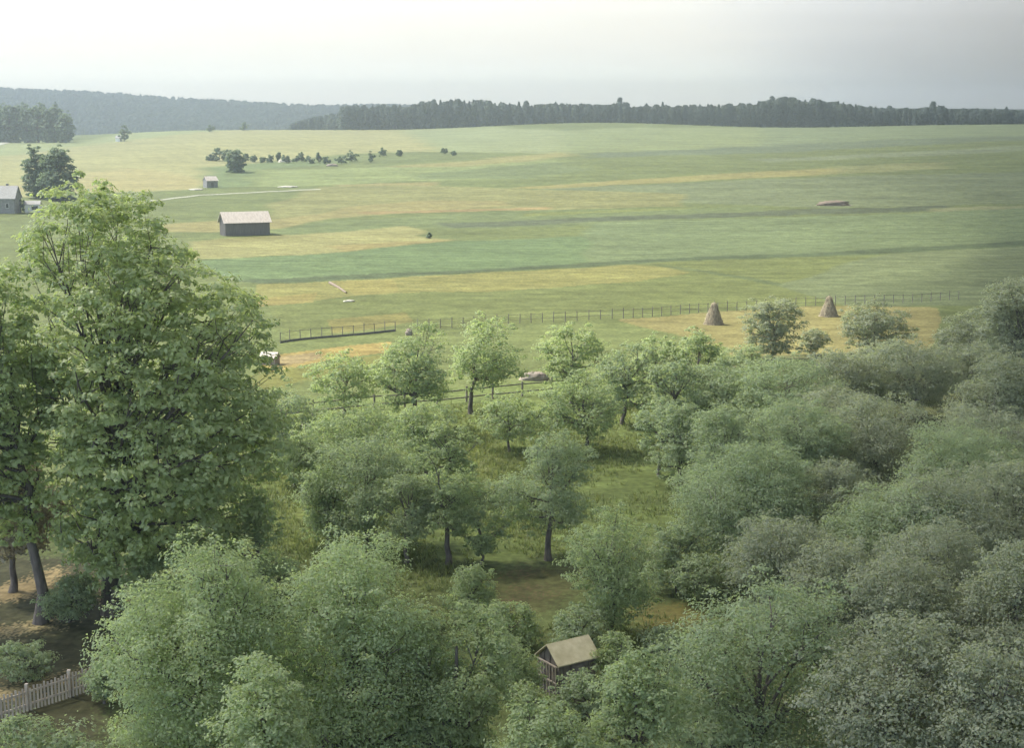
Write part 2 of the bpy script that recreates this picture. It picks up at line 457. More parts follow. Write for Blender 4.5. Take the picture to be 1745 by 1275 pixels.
def make_tree(name, base, out, leaf, seed, n_leaf, leaf_s, label, cat='tree', group=None, trunk_r=None, fork=None,
              lobes=None, clus_r=None, lean=(0, 0), gap=0.95, sprig=0.16, bend=1.0, shell=0.45, trunks=1, upright=0.55):
    r = np.random.default_rng(seed)
    out = np.asarray(out, float); out = out[out[:, 0].argsort()]
    zb, zt = out[0, 0], out[-1, 0]
    W = (out[:, 2] - out[:, 1]).max()
    M = lobes or max(7, int(5 + 2.2 * (zt - zb)))
    LC = crown_points(out, M, r, 0.55)
    cr = clus_r or max(0.28, 0.085 * W)
    lr = max(0.2 * W, gap * 0.74 * (W * W * (zt - zb) / M) ** (1 / 3))
    per = 34 if n_leaf > 9000 else (22 if n_leaf > 3000 else 13)
    nc = max(20, n_leaf // per)
    CC = crown_points(out, int(nc * 2.2), r, shell)
    d = np.linalg.norm(CC[:, None] - LC[None], axis=2)
    near = d.argmin(1); dm = d.min(1)
    keep = np.where(dm < lr * r.uniform(0.75, 1.1, len(CC)))[0][:nc]
    CC = CC[keep]; near = near[keep]
    csz = r.uniform(0.7, 1.3, len(CC))
    # loose sprays that stick out of the outline
    mid = np.array([0.5 * (out[:, 1] + out[:, 2]).mean(), 0, zb + 0.4 * (zt - zb)])
    odd = r.random(len(CC)) < sprig
    od = CC[odd] - mid; od /= np.linalg.norm(od, axis=1)[:, None] + 1e-6
    CC[odd] += od * r.uniform(0.5, 1.5, (odd.sum(), 1)) * cr
    CC[:, 2] = np.maximum(CC[:, 2], 0.3)
    csz[odd] *= 0.55
    # leaves: on the upper side of every spray
    k = len(CC)
    u = r.normal(size=(k, per, 3)); u[..., 2] = np.abs(u[..., 2]) * 0.9 - 0.25
    u /= np.linalg.norm(u, axis=2)[..., None]
    rad = cr * r.uniform(0.35, 1.15, (k, per, 1)) * csz[:, None, None]
    P = CC[:, None] + u * rad * np.array([1.1, 1.1, 0.75])
    cen = np.array([(out[:, 1] + out[:, 2]).mean() / 2, 0, zb + 0.35 * (zt - zb)])
    o_ = CC - cen; o_ /= np.linalg.norm(o_, axis=1)[:, None] + 1e-6
    N = u * 0.8 + o_[:, None] * 0.35 + np.array([0, 0, upright]) + r.normal(size=u.shape) * 0.42
    N /= np.linalg.norm(N, axis=2)[..., None]
    S = leaf_s * r.uniform(0.6, 1.25, (k, per))
    tint = np.clip(r.normal(0.45, 0.16, (k, 1)) + r.normal(0, 0.16, (k, per)), 0, 1)
    V, F = leaf_quads(P.reshape(-1, 3), N.reshape(-1, 3), S.ravel(), r)
    root = empty(name, base)
    tag(root, label, cat, group)
    mesh_np('crown', V, F, LEAF[leaf], root, attr={'tint': np.repeat(tint.ravel(), 4)})
    # wood
    tv, tf, n0 = [], [], 0
    def limb(pts, ra, n=6):
        nonlocal n0
        v, f = tube_np(np.array(pts), np.array(ra), n)
        tv.append(v); tf.append(f + n0); n0 += len(v)
    tr = trunk_r or max(0.09, 0.028 * zt)
    fk = fork if fork is not None else zb + 0.12 * (zt - zb)
    top = zb + 0.72 * (zt - zb)
    cx = np.interp(top, out[:, 0], (out[:, 1] + out[:, 2]) / 2)
    axis = []
    for z in np.linspace(-0.3, top, 9):
        q = max(0.0, z) / top
        axis.append((bend * cx * q ** 1.5 + lean[0] * math.sin(q * 3), lean[1] * math.sin(q * 3), z))
    axis = np.array(axis) + np.concatenate([np.zeros((1, 3)), r.normal(size=(8, 3)) * [tr * 0.5, tr * 0.5, 0]])
    qq = np.linspace(0, 1, 9)
    rad = tr * (1 - 0.82 * qq); rad[0] *= 1.45; rad[1] *= 1.05
    limb(axis, rad, 9)
    for e in range(len(LC)):
        L = LC[e]
        zs = np.clip(fk + (L[2] - fk) * r.uniform(0.25, 0.55), fk * 0.85, top * 0.96)
        s = np.array([np.interp(zs, axis[:, 2], axis[:, 0]), np.interp(zs, axis[:, 2], axis[:, 1]), zs])
        r0 = tr * (1 - 0.8 * zs / top) * (0.62 if M < 40 else 0.40)
        m = (s + L) / 2 + r.normal(size=3) * 0.06 * W + np.array([0, 0, -0.03 * W])
        pts = [s * (1 - t) ** 2 + 2 * m * t * (1 - t) + L * t * t for t in np.linspace(0, 1, 6)]
        limb(pts, np.linspace(r0, max(0.012, r0 * 0.22), 6), 5)
        mine = CC[near == e]
        for c in mine[:6]:
            t = r.uniform(0.4, 0.95); a = s * (1 - t) ** 2 + 2 * m * t * (1 - t) + L * t * t
            limb([a, (a + c) / 2 + r.normal(size=3) * 0.03 * W, c], [max(0.012, r0 * 0.32), max(0.009, r0 * 0.2), 0.006], 4)
    mesh_np('trunk', np.concatenate(tv), np.concatenate(tf), BARK, root, smooth=True)
    return root

SEED = [100]
def tree_px(name, label, px, ytop, base, wpx, ybot, leaf='apple', dens=1.0, ls=None, outline=None, group=None, cat='tree',
            dist=False, tx=None, **kw):
    """a tree that stands where the photo shows it: base is the ground row of its foot, or the distance when dist"""
    SEED[0] += 1
    r = np.random.default_rng(SEED[0])
    tx = px if tx is None else tx
    if dist:
        Y = base; X = at(tx, 700, Y)[0]; G = (X, Y, float(hgt(X, Y)))
        X = at(tx, ybot, Y)[0]; G = (X, Y, float(hgt(X, Y)))
    else:
        G = gp(tx, base)
    Y = G[1]
    mpp = Y / FPX / cp
    loc = lambda x, y: (at(x, y, Y)[0] - G[0], at(x, y, Y)[2] - G[2])
    if outline:
        rows = []
        for y, a, b in outline:
            rows.append((loc(a, y)[1], loc(a, y)[0], loc(b, y)[0]))
    else:
        zt = loc(px, ytop)[1]; zb = max((0.02 if leaf == 'far' else 0.12) * zt, loc(px, ybot)[1])
        c = loc(px, (ytop + ybot) / 2)[0]
        rows = [(z, a + c, b + c) for z, a, b in auto_outline(zb, zt, wpx * mpp, r, leaf == 'far')]
    zt = max(q[0] for q in rows); zb = min(q[0] for q in rows)
    W = max(q[2] - q[1] for q in rows)
    ls = ls or float(np.clip(0.0021 * Y * 0.5, 0.075, 0.9))
    n = int(dens * 7.5 * (W * (zt - zb) * 0.8) / (1.1 * ls * ls))
    n = int(np.clip(n, 260, 90000))
    return make_tree(name, G, rows, leaf, SEED[0], n, ls, label, cat, group, **kw)

# --- the big tree on the left and its neighbour
BIG = [(312, 112, 186), (324, 84, 222), (345, 60, 246), (370, 46, 268), (400, 36, 290), (430, 42, 316), (455, 60, 372), (480, 40, 425), (520, 34, 446), (560, 34, 458),
       (610, 30, 470), (660, 26, 470), (710, 30, 480), (760, 36, 505), (810, 50, 505), (850, 70, 480), (900, 100, 430), (950, 130, 380), (990, 150, 310)]
tree_px('maple_tree', 'tallest tree, a large broad leafy tree with glinting leaves filling the left side', 230, 318, 1045, 0, 0, 'maple', 1.0, 0.155,
        outline=BIG, tx=195, trunk_r=0.52, lobes=72, clus_r=0.52, gap=1.0, sprig=0.04, fork=5.0, lean=(-0.6, 0.3))
tree_px('broadleaf_tree', 'leafy tree cut by the left edge, overlapping the tallest tree', -40, 455, 1062, 0, 0, 'maple', 1.0, 0.15,
        outline=[(452, -50, 20), (480, -110, 45), (530, -170, 62), (600, -200, 80), (680, -210, 92), (760, -200, 85), (820, -170, 70), (880, -140, 66), (925, -90, 50)], tx=68, trunk_r=0.30, lobes=30, clus_r=0.5, bend=0.3)
tree_px('brown_conifer', 'drooping brownish tree below the leafy crowns at the left edge', 30, 780, 1010, 170, 945, 'brown', 0.9, 0.13, tx=20, upright=-0.2)

# --- orchard: (label, px, ytop, ybase, width px, crown bottom, leaf, trunk px)
OG = 'orchard trees on the grass'
ORCH = [
    ('small orchard tree below the straw coloured strip', 585, 603, 716, 104, 692, 'apple', None),
    ('tall orchard tree just left of the tree with a bare slender trunk', 706, 556, 735, 112, 700, 'apple', None),
    ('open orchard tree with a bare slender trunk in front of the post and rail fence', 818, 553, 706, 135, 652, 'apple', 803),
    ('round orchard tree standing behind the right end of the post and rail fence', 974, 556, 690, 100, 648, 'apple', None),
    ('dark orchard tree with a thin trunk right of the post and rail fence', 1074, 588, 724, 94, 692, 'dull', 1062),
    ('orchard tree in front of the right end of the post and rail fence', 992, 636, 772, 116, 748, 'apple', 1000),
    ('low pale orchard tree below the fence at the middle of the orchard', 868, 678, 770, 104, 750, 'apple', None),
    ('orchard tree with a leaning trunk on the open lawn, rightmost bare trunk', 1134, 682, 812, 96, 768, 'dull', 1124),
    ('mushroom shaped orchard tree with a forked trunk above the garden beds', 932, 744, 955, 146, 900, 'dull', 934),
    ('orchard tree with a long trunk left of the mushroom shaped tree', 752, 766, 962, 112, 900, 'apple', 764),
    ('large dark spreading orchard tree at the left of the lawn', 628, 752, 932, 176, 918, 'dull', None),
    ('pale green orchard tree behind the large dark spreading one', 606, 686, 800, 150, 780, 'apple', None),
    ('orchard tree in the middle, behind the tree with a long trunk', 728, 690, 830, 104, 800, 'apple', None),
    ('small thin orchard sapling left of the garden beds', 822, 862, 962, 84, 945, 'apple', None),
    ('slim orchard tree below the left tip of the yellow field', 1120, 578, 690, 74, 676, 'apple', None),
    ('orchard tree below the yellow field with a spiky top', 1182, 566, 694, 84, 684, 'apple', None),
    ('bushy garden tree right of the garden beds, above the cream roofed shed', 1046, 872, 1086, 170, 1050, 'apple', None),
    ('dark bush beside the right flank of the tallest tree', 478, 664, 770, 112, 752, 'dull', None),
    ('pale orchard tree on the slope left of the low middle one', 770, 716, 850, 84, 820, 'apple', None),
    ('orchard tree behind the rightmost bare trunk', 1150, 612, 742, 84, 726, 'dull', None),
    ('small orchard tree right of the large dark spreading one', 690, 810, 960, 110, 930, 'dull', None),
    ('low orchard tree below the spreading ones at the left of the lawn', 560, 800, 930, 100, 915, 'apple', None),
    ('tall dark shrub under the right flank of the tallest tree', 440, 850, 1020, 120, 1010, 'apple', None),
]
for lab, px, yt, yb, wp, ybt, lf, tx in ORCH:
    tree_px('orchard_tree', lab, px, yt, yb, wp * 1.22, ybt, lf, 0.55, group=OG, tx=tx, gap=0.66, sprig=0.24)

# --- the shaded grove on the right
GG = 'trees of the grove on the right'
GROVE = [
    ('dark tree rising in front of the yellow field between the two hay stacks', 1318, 511, 614, 92, 606, 'grey'),
    ('ragged tree in front of the yellow field right of the right hay stack', 1490, 514, 604, 96, 596, 'grey'),
    ('shrubby tree at the right end of the yellow field', 1654, 534, 612, 96, 604, 'grey'),
    ('tallest dark tree at the right edge beside the green fields', 1732, 478, 650, 110, 640, 'grey'),
    ('tree below the left hay stack with a wide crown', 1232, 622, 740, 120, 726, 'dull'),
    ('broad tree below the dark tree between the hay stacks', 1330, 618, 760, 150, 744, 'dull'),
    ('grove tree straight below the right hay stack', 1436, 600, 724, 120, 712, 'grey'),
    ('grove tree below the right end of the yellow field', 1560, 590, 716, 140, 704, 'grey'),
    ('grove tree at the right edge below the tallest dark one', 1690, 606, 760, 140, 744, 'grey'),
    ('pale topped tree in the second row of the grove', 1352, 690, 862, 150, 840, 'dull'),
    ('wide dark tree in the middle of the grove', 1500, 680, 850, 160, 830, 'grey'),
    ('light topped tree near the right edge of the grove', 1630, 724, 900, 180, 880, 'dull'),
    ('broad tree right of the leaning orchard tree', 1226, 700, 880, 130, 860, 'dull'),
    ('large tree on the right side of the lawn with a deep shadow', 1280, 762, 985, 190, 960, 'dull'),
    ('dark grove tree behind the yellowish clearing', 1430, 790, 980, 150, 960, 'grey'),
    ('green tinged grove tree in the third row', 1520, 830, 1040, 190, 1020, 'dull'),
    ('dark tree cut by the right edge at mid height', 1720, 790, 1010, 170, 990, 'grey'),
    ('dark tree cut by the right edge above the bottom corner', 1730, 940, 1230, 200, 1200, 'grey'),
    ('dull low tree on the far side of the bright clearing in the grove', 1610, 900, 1130, 190, 1100, 'grey'),
    ('bushy tree under the left hay stack, left of the broad trees', 1160, 690, 830, 90, 815, 'dull'),
    ('bushy low tree at the left tip of the grove below the yellow field', 1270, 590, 690, 90, 680, 'dull'),
    ('low dark bushy tree at the foot of the dark tree between the hay stacks', 1388, 562, 606, 44, 602, 'grey'),
    ('round tree below the ragged tree at the yellow field', 1500, 580, 680, 100, 672, 'grey'),
    ('dark tree below the shrubby tree at the right end of the yellow field', 1640, 590, 690, 110, 682, 'grey'),
    ('wide tree in the heart of the grove behind the pale topped tree', 1420, 660, 800, 140, 785, 'grey'),
    ('wide dull tree in the lower right of the grove', 1600, 820, 1040, 200, 1020, 'grey'),
    ('dark tree behind the large round foreground crown', 1340, 880, 1100, 170, 1080, 'grey'),
    ('greyish tree behind the right hand foreground crowns', 1520, 950, 1190, 190, 1170, 'grey'),
    ('dark grove tree halfway up the right edge, behind the cut one', 1700, 690, 870, 150, 850, 'grey'),
    ('low tree between the yellowish clearing and the bottom right crown', 1420, 920, 1150, 160, 1130, 'grey'),
]
for lab, px, yt, yb, wp, ybt, lf in GROVE:
    SEED[0] += 7
    tree_px('grove_tree', lab, px, yt, yb, wp * 1.3, ybt, lf, 0.8, group=GG, gap=0.92, ls=float(np.clip(0.00086 * gp(px, yb)[1], 0.066, 0.2)))

# --- crowns along the bottom edge, feet below the frame
FG = 'foreground trees along the bottom edge'
FORE = [
    ('foreground tree crown at the lower left beside the picket fence', 322, 940, 45.5, 300, 1330, 'ash'),
    ('tallest foreground crown left of the middle', 600, 926, 47.0, 300, 1330, 'ash'),
    ('foreground crown between the tallest one and the cream roofed shed', 772, 1010, 46.0, 190, 1330, 'apple'),
    ('low foreground crown at the bottom in front of the lower left tree', 450, 1120, 40.5, 190, 1380, 'ash'),
    ('large round foreground crown right of the cream roofed shed', 1290, 1002, 46.0, 330, 1340, 'dull'),
    ('foreground crown just right of the shed', 1090, 1110, 42.0, 170, 1370, 'apple'),
    ('greyish foreground crown at the bottom near the right corner', 1520, 1060, 43.0, 260, 1370, 'grey'),
    ('foreground crown filling the bottom right corner', 1700, 1110, 41.0, 230, 1370, 'grey'),
    ('low bush crown at the bottom below the shed', 915, 1208, 40.0, 190, 1400, 'apple'),
    ('low dark crown in the bottom left corner', 60, 1232, 40.0, 230, 1400, 'dull'),
]
for lab, px, yt, Y, wp, ybt, lf in FORE:
    tree_px('foreground_tree', lab, px, yt, Y, wp * 1.15, ybt, lf, 0.8, ls=0.066, group=FG, dist=True, gap=0.85)

# --- bushes that fill the ground between the trees
UB = 'bushes between the foreground trees'
for lab, px, yt, yb, wp, lf in [
    ('leafy bush left of the shed, touching its slatted end', 880, 1090, 1196, 96, 'apple'),
    ('leafy bush right of the shed', 1052, 1082, 1180, 90, 'apple'),
    ('low bush in front of the shed door', 1000, 1144, 1226, 112, 'dull'),
    ('low bush in front of the left end of the shed', 912, 1162, 1236, 100, 'apple'),
    ('bush behind the shed roof', 985, 1040, 1120, 120, 'dull'),
    ('bush at the near edge of the garden beds', 870, 1032, 1110, 110, 'apple'),
    ('bush at the left edge of the garden beds', 800, 960, 1060, 90, 'apple'),
    ('bush on the shady lawn left of the yellowish clearing', 1150, 900, 1010, 110, 'dull'),
    ('bush behind the yellowish clearing', 1200, 950, 1030, 120, 'dull'),
    ('bush in front of the yellowish clearing', 1140, 1070, 1130, 90, 'dull'),
    ('low bush on the brown ground at the left edge, above the picket fence', 40, 1092, 1162, 110, 'dull'),
    ('low bush under the two big trunks at the left', 120, 985, 1062, 110, 'dull'),
    ('bush right of the foot of the tallest tree', 262, 960, 1075, 120, 'apple'),
    ('low green bush beside the right end of the picket fence', 178, 1120, 1200, 70, 'apple'),
    ('bush under the right side of the tallest tree near the fence', 500, 740, 830, 100, 'apple'),
]:
    tree_px('bush', lab, px, yt, yb, wp, yb - 3, lf, 0.8, group=UB, cat='bush', gap=0.9)

# --- far single trees and bushes
tree_px('roadside_tree', 'left of the pair of tall trees behind the grey roofed house', 64, 250, 338, 48, 338, 'far', 1.8, gap=1.1)
tree_px('roadside_tree', 'right and wider of the pair of tall trees behind the grey roofed house', 99, 253, 341, 62, 341, 'far', 1.8, gap=1.1)
tree_px('round_tree', 'single round tree at the left end of the hedge row in the fields', 400, 257, 294, 38, 293, 'far', 1.8, gap=1.2)
tree_px('bush', 'bush beside the grey roofed house at the left edge', 36, 338, 362, 18, 361, 'far', 1.1, cat='bush')
tree_px('field_tree', 'small tree beside the tiny white hut near the far wood', 212, 214, 241, 20, 238, 'far', 1.1)
tree_px('field_bush', 'tiny bush on the crest of the hay meadow, left of two', 360, 213, 225, 16, 224, 'far', 1.1, cat='bush')
tree_px('field_bush', 'tiny bush on the crest of the hay meadow, right of two', 416, 209, 222, 17, 221, 'far', 1.1, cat='bush')
tree_px('field_bush', 'single tiny dark shrub on the green field right of the barn', 731, 399, 406, 7, 405, 'far', 1.1, cat='bush')
HB = 'bushes of the hedge row in the fields'
for px, yt, yb, wp in [(358, 262, 274, 16), (374, 253, 274, 30), (418, 259, 276, 12), (432, 264, 276, 14), (446, 265, 277, 14), (460, 264, 277, 14), (488, 265, 278, 18),
                       (506, 266, 278, 14), (528, 265, 278, 18), (556, 266, 279, 16), (582, 265, 279, 18)]:
    tree_px('hedge_bush', 'low dark bush in the hedge row beyond the barn', px, yt, yb, wp, yb - 1, 'far', 1.1, group=HB, cat='bush')
RT = 'little trees along the field lane'
for px, yt, yb, wp in [(475, 260, 275, 9), (514, 260, 275, 9), (543, 260, 277, 9), (600, 258, 275, 18), (632, 258, 277, 14), (653, 251, 267, 15), (681, 256, 266, 9), (757, 252, 264, 11), (774, 258, 265, 8)]:
    tree_px('lane_tree', 'little round tree spaced along the field lane beyond the barn', px, yt, yb, wp, yb - 2, 'far', 1.1, group=RT)
LW = 'trees of the small wood at the left edge'
for k in range(24):
    px = -75 + k * 8.2 + rng.uniform(-3, 3)
    front = k % 2
    yt = 181 + 4 * math.sin(k * 1.7) + (6 if px > 100 else 0) + rng.uniform(-3, 3)
    tree_px('wood_tree', 'tall dark tree in the small wood at the upper left edge', px, yt, 243 - 5 * (1 - front), rng.uniform(25, 33), 243, 'far', 1.6, group=LW)

# --- the forest on the skyline and on the far ridge: reads as one mass
def forest(name, spots, leaf, n_leaf, ls, label):
    """spots: rows (x, y, z, height, width, conifer)"""
    r = np.random.default_rng(5)
    Vs, Fs, Ts, n0 = [], [], [], 0
    for x, y, z, h, w_, con in spots:
        n = n_leaf
        t = r.random(n) ** (0.8 if con else 0.6)
        if con: prof = (1 - t) ** 0.75 * 1.0 + 0.05; zz = 0.98 * t
        else: prof = np.sqrt(np.clip(1 - ((t - 0.5) / 0.55) ** 2, 0.05, 1)) * r.uniform(0.7, 1.1, n); zz = 0.97 * t
        ph = r.random(n) * 6.283; rad = w_ / 2 * prof * r.random(n) ** 0.35
        P = np.stack([x + np.cos(ph) * rad, y + np.sin(ph) * rad, z + h * zz], 1)
        N = np.stack([np.cos(ph), np.sin(ph), 0.7 + 0 * ph], 1) + r.normal(size=(n, 3)) * 0.35
        N /= np.linalg.norm(N, axis=1)[:, None]
        V, F = leaf_quads(P, N, ls * r.uniform(0.6, 1.2, n), r, 0.7)
        Vs.append(V); Fs.append(F + n0); n0 += len(V)
        Ts.append(np.repeat(np.clip(r.normal(0.45, 0.2) + r.normal(0, 0.12, n), 0, 1), 4))
    o = mesh_np(name, np.concatenate(Vs), np.concatenate(Fs), LEAF[leaf], attr={'tint': np.concatenate(Ts)})
    return tag(o, label, 'forest', kind='stuff')

SKY = [(560, 182), (620, 178), (700, 176), (740, 168), (830, 170), (895, 179), (940, 175), (1000, 176), (1035, 179), (1052, 173), (1062, 170), (1076, 182), (1100, 178),
       (1200, 178), (1280, 174), (1320, 168), (1330, 164), (1360, 166), (1400, 168), (1450, 176), (1490, 182), (1560, 184), (1600, 178), (1620, 183), (1745, 188), (1900, 190)]
def skyline_forest():
    r = np.random.default_rng(11)
    S = []
    sx = np.array([p[0] for p in SKY]); sy = np.array([p[1] for p in SKY])
    for Yr in (1172, 1181, 1192, 1204, 1217):
        px = 585.0
        while px < 1960:
            Y = Yr + r.uniform(-4, 4)
            X = at(px, 200, Y)[0]; z = float(hgt(X, Y))
            ht = at(px, np.interp(px, sx, sy), Y)[2] - z
            ht = ht * r.uniform(0.80, 1.02) + (r.random() < 0.05) * r.uniform(1.0, 3.6)
            con = r.random() < 0.42
            S.append((X, Y, z, max(5, ht), r.uniform(5.5, 8) if con else r.uniform(7, 11), con))
            px += r.uniform(7, 13)
    # the edge of the forest that runs on out of sight to the left
    for k in range(30):
        px = 590 - k * 9 + r.uniform(-3, 3); Y = 1230 + k * 22
        X = at(px, 200, Y)[0]; z = float(hgt(X, Y))
        S.append((X, Y, z, r.uniform(9, 14), r.uniform(7, 10), False))
    for Yr in range(1300, 1900, 40):
        px = 500.0 + (Yr - 1300) * 0.05
        while px < 640:
            Y = Yr + r.uniform(-15, 15); X = at(px, 200, Y)[0]; z = float(hgt(X, Y))
            ht = at(px, np.interp(px, [490, 540, 640], [212, 196, 181]), Y)[2] - z
            if ht > 5: S.append((X, Y, z, min(ht * r.uniform(0.85, 1.0), 24), r.uniform(7, 11), False))
            px += r.uniform(8, 14)
    forest('forest', S, 'wood', 420, 0.95, 'long dark forest along the skyline above the fields')
skyline_forest()
def ridge_forest():
    r = np.random.default_rng(12)
    S = []
    for Yr in np.arange(1850, 2640, 21):
        px = -160.0
        while px < 700:
            Y = Yr + r.uniform(-9, 9); X = at(px, 200, Y)[0]
            z = float(hgt(X, Y))
            S.append((X, Y, z, r.uniform(11, 17), r.uniform(9, 13), r.random() < 0.35))
            px += r.uniform(8, 13)
    forest('forest', S, 'wood', 70, 2.2, 'distant bluish wooded ridge on the left skyline')
ridge_forest()

# ------------------------------------------------------------------ buildings
def tmat(n, a, b, **k): return noise_mat(n, a, b, **k)
BOARD = noise_mat('dark_boards', (0.10, 0.097, 0.095), (0.16, 0.153, 0.147), 3, 0.9, 0.5, (3, 3, 0.15))
TIN = noise_mat('pale_roof_sheet', (0.34, 0.30, 0.265), (0.46, 0.42, 0.37), 1.5, 0.6, 0.1, (2, 0.5, 1))
GREYROOF = noise_mat('grey_slate', (0.20, 0.20, 0.195), (0.29, 0.29, 0.28), 3, 0.8, 0.3)
GREYWALL = noise_mat('grey_render', (0.16, 0.16, 0.16), (0.24, 0.24, 0.235), 2, 0.95, 0.2)
WHITE = noise_mat('white_render', (0.62, 0.62, 0.58), (0.80, 0.79, 0.75), 2, 0.9, 0.1)
GLASS, _t, _b = new_mat('window_glass'); _b.inputs['Base Color'].default_value = (0.03, 0.035, 0.04, 1); _b.inputs['Roughness'].default_value = 0.15
CREAM = noise_mat('cream_felt', (0.34, 0.30, 0.19), (0.46, 0.415, 0.28), 2.5, 0.9, 0.2)
HAY = noise_mat('hay', (0.14, 0.118, 0.085), (0.36, 0.31, 0.21), 5, 0.95, 0.8, (1, 1, 0.4))
EARTH = noise_mat('brown_earth', (0.15, 0.12, 0.095), (0.23, 0.185, 0.145), 4, 0.95, 0.6)
BRICK = noise_mat('pinkish_brick', (0.185, 0.16, 0.135), (0.28, 0.24, 0.20), 6, 0.9, 0.4)
STONE = noise_mat('pale_stone', (0.33, 0.32, 0.27), (0.48, 0.46, 0.40), 3, 0.9, 0.4)

def gabled(name, base, rz, L, D, he, hr, wall, roof, label, cat, over=0.3, roof_t=0.12, board=False):
    root = tag(empty(name, base, rz), label, cat)
    m = MB()
    l, d = L / 2, D / 2
    V = [(-l, -d, -0.3), (l, -d, -0.3), (l, d, -0.3), (-l, d, -0.3), (-l, -d, he), (l, -d, he), (l, d, he), (-l, d, he), (-l, 0, hr), (l, 0, hr)]
    m.add(V, [(0, 1, 5, 4), (1, 2, 6, 9, 5), (2, 3, 7, 6), (3, 0, 4, 8, 7), (0, 3, 2, 1)])
    if board:
        for k in range(int(L / 0.45)):
            x = -l + 0.2 + k * 0.45
            m.box(x, x + 0.05, -d - 0.035, -d - 0.003, -0.2, he - 0.05)
        for k in range(int(D / 0.45)):
            y = -d + 0.2 + k * 0.45
            m.box(-l - 0.035, -l - 0.003, y, y + 0.05, -0.2, he + (hr - he) * (1 - abs(y + 0.025) / d) - 0.1)
    m.build('wall', wall, root)
    r_ = MB()
    sl = (hr - he) / d
    for s in (-1, 1):
        y0, y1 = s * (d + over), 0
        z0, z1 = he - sl * over + 0.03, hr + 0.03
        x0, x1 = -l - over, l + over
        V = [(x0, y0, z0), (x1, y0, z0), (x1, y1, z1), (x0, y1, z1), (x0, y0, z0 + roof_t), (x1, y0, z0 + roof_t), (x1, y1, z1 + roof_t), (x0, y1, z1 + roof_t)]
        r_.add(V, [(0, 1, 2, 3), (4, 7, 6, 5), (0, 4, 5, 1), (1, 5, 6, 2), (3, 7, 4, 0)])
    rf = r_.build('roof', roof, root)
    return root, rf

# the field barn
g = gp(413, 402)
barn, barn_roof = gabled('field_barn', (g[0], g[1] + 3.4, g[2]), R(25), 10.6, 5.4, 3.25, 5.35, BOARD, TIN, 'dark boarded field barn with a pale tin roof', 'barn', 0.45, 0.12, True)
m = MB(); m.box(-1.4, 1.4, -2.76, -2.742, -0.1, 2.7); m.bar((-1.4, -2.78, 0.1), (1.4, -2.78, 2.6), 0.12, 0.04)
m.build('door', BOARD, barn)
# little hut with a pale roof by the round tree
g = gp(357, 320)
hut, _ = gabled('field_hut', (g[0], g[1] + 2, g[2]), R(35), 4.2, 3.6, 2.6, 4.0, GREYWALL, TIN, 'small grey hut with a pale roof below the round tree', 'hut', 0.25)
m = MB(); m.box(-0.5, 0.5, -1.84, -1.82, 0, 1.9); m.build('door', BOARD, hut)
g = gp(341, 323)
# grey roofed house at the left edge and a low white shed beside it
g = gp(-5, 364)
house, hroof = gabled('grey_house', (g[0], g[1] + 3, g[2]), R(4), 9.5, 7.0, 4.3, 7.4, GREYWALL, GREYROOF, 'grey house with a grey roof cut by the left edge', 'house', 0.4)
for x in (-3.0, -0.4, 2.4):
    m = MB(); m.box(x, x + 0.9, -3.56, -3.53, 1.5, 2.8); f = m.build('window', WHITE, house)
    m = MB(); m.box(x + 0.08, x + 0.82, -3.58, -3.565, 1.58, 2.72); m.build('pane', GLASS, f)
m = MB(); m.box(1.8, 2.4, 0.2, 0.8, 6.6, 8.1); m.build('chimney', GREYWALL, hroof)
g = gp(54, 362)
wsh, _ = gabled('white_shed', (g[0], g[1] + 1.5, g[2]), R(10), 4.0, 3.0, 2.2, 3.1, WHITE, GREYROOF, 'low white shed between the grey house and the tallest tree', 'shed', 0.2)
m = MB(); m.box(-0.2, 1.5, -1.53, -1.51, 0.7, 1.8); m.build('window', GLASS, wsh)
# far white specks: a house at the wood and a hut at the single tree
g = gp(143, 226)
gabled('far_house', (g[0], g[1], g[2]), R(10), 6, 5, 3, 5, WHITE, WHITE, 'tiny white house at the edge of the far ridge', 'house')
g = gp(203, 241)
gabled('far_hut', (g[0], g[1], g[2]), R(-20), 3.4, 3.0, 2.4, 3.8, WHITE, GREYROOF, 'tiny white hut beside the small tree near the far wood', 'hut')

# cream roofed garden shed in the foreground
g = gp(968, 1188)
SH = 2.55
shed, sroof = gabled('garden_shed', (g[0], g[1] + 0.9, g[2]), R(33), 1.95, 1.5, 1.6, 2.2, WOOD, CREAM, 'garden shed with a cream coloured roof among the foreground trees', 'shed', 0.16, 0.05, True)
m = MB(); m.box(-0.4, 0.35, -0.805, -0.79, 0, 1.4); m.build('door', WOOD, shed)
m = MB()
for k in range(7): m.bar((-1.1, -0.66 + k * 0.22, 0), (-1.1, -0.66 + k * 0.22, 1.45), 0.04)
m.bar((-1.1, -0.75, 1.45), (-1.1, 0.75, 1.45), 0.06); m.bar((-1.1, -0.75, 0.7), (-1.1, 0.75, 0.7), 0.06)
m.build('slatted_end', PALEWOOD, shed)
for k, (px, py) in enumerate([(926, 1154), (936, 1161), (946, 1167)]):
    p = at(px, py, g[1] - 0.9)

# hut cut by the flank of the tallest tree beside the straw strip
g = gp(459, 622)
bh, _ = gabled('bee_hut', (g[0], g[1] + 0.5, g[2]), R(-15), 1.7, 1.2, 0.75, 1.25, BRICK, TIN, 'tiny hut with a whitish roof at the left end of the straw strip', 'hut', 0.12, 0.05)

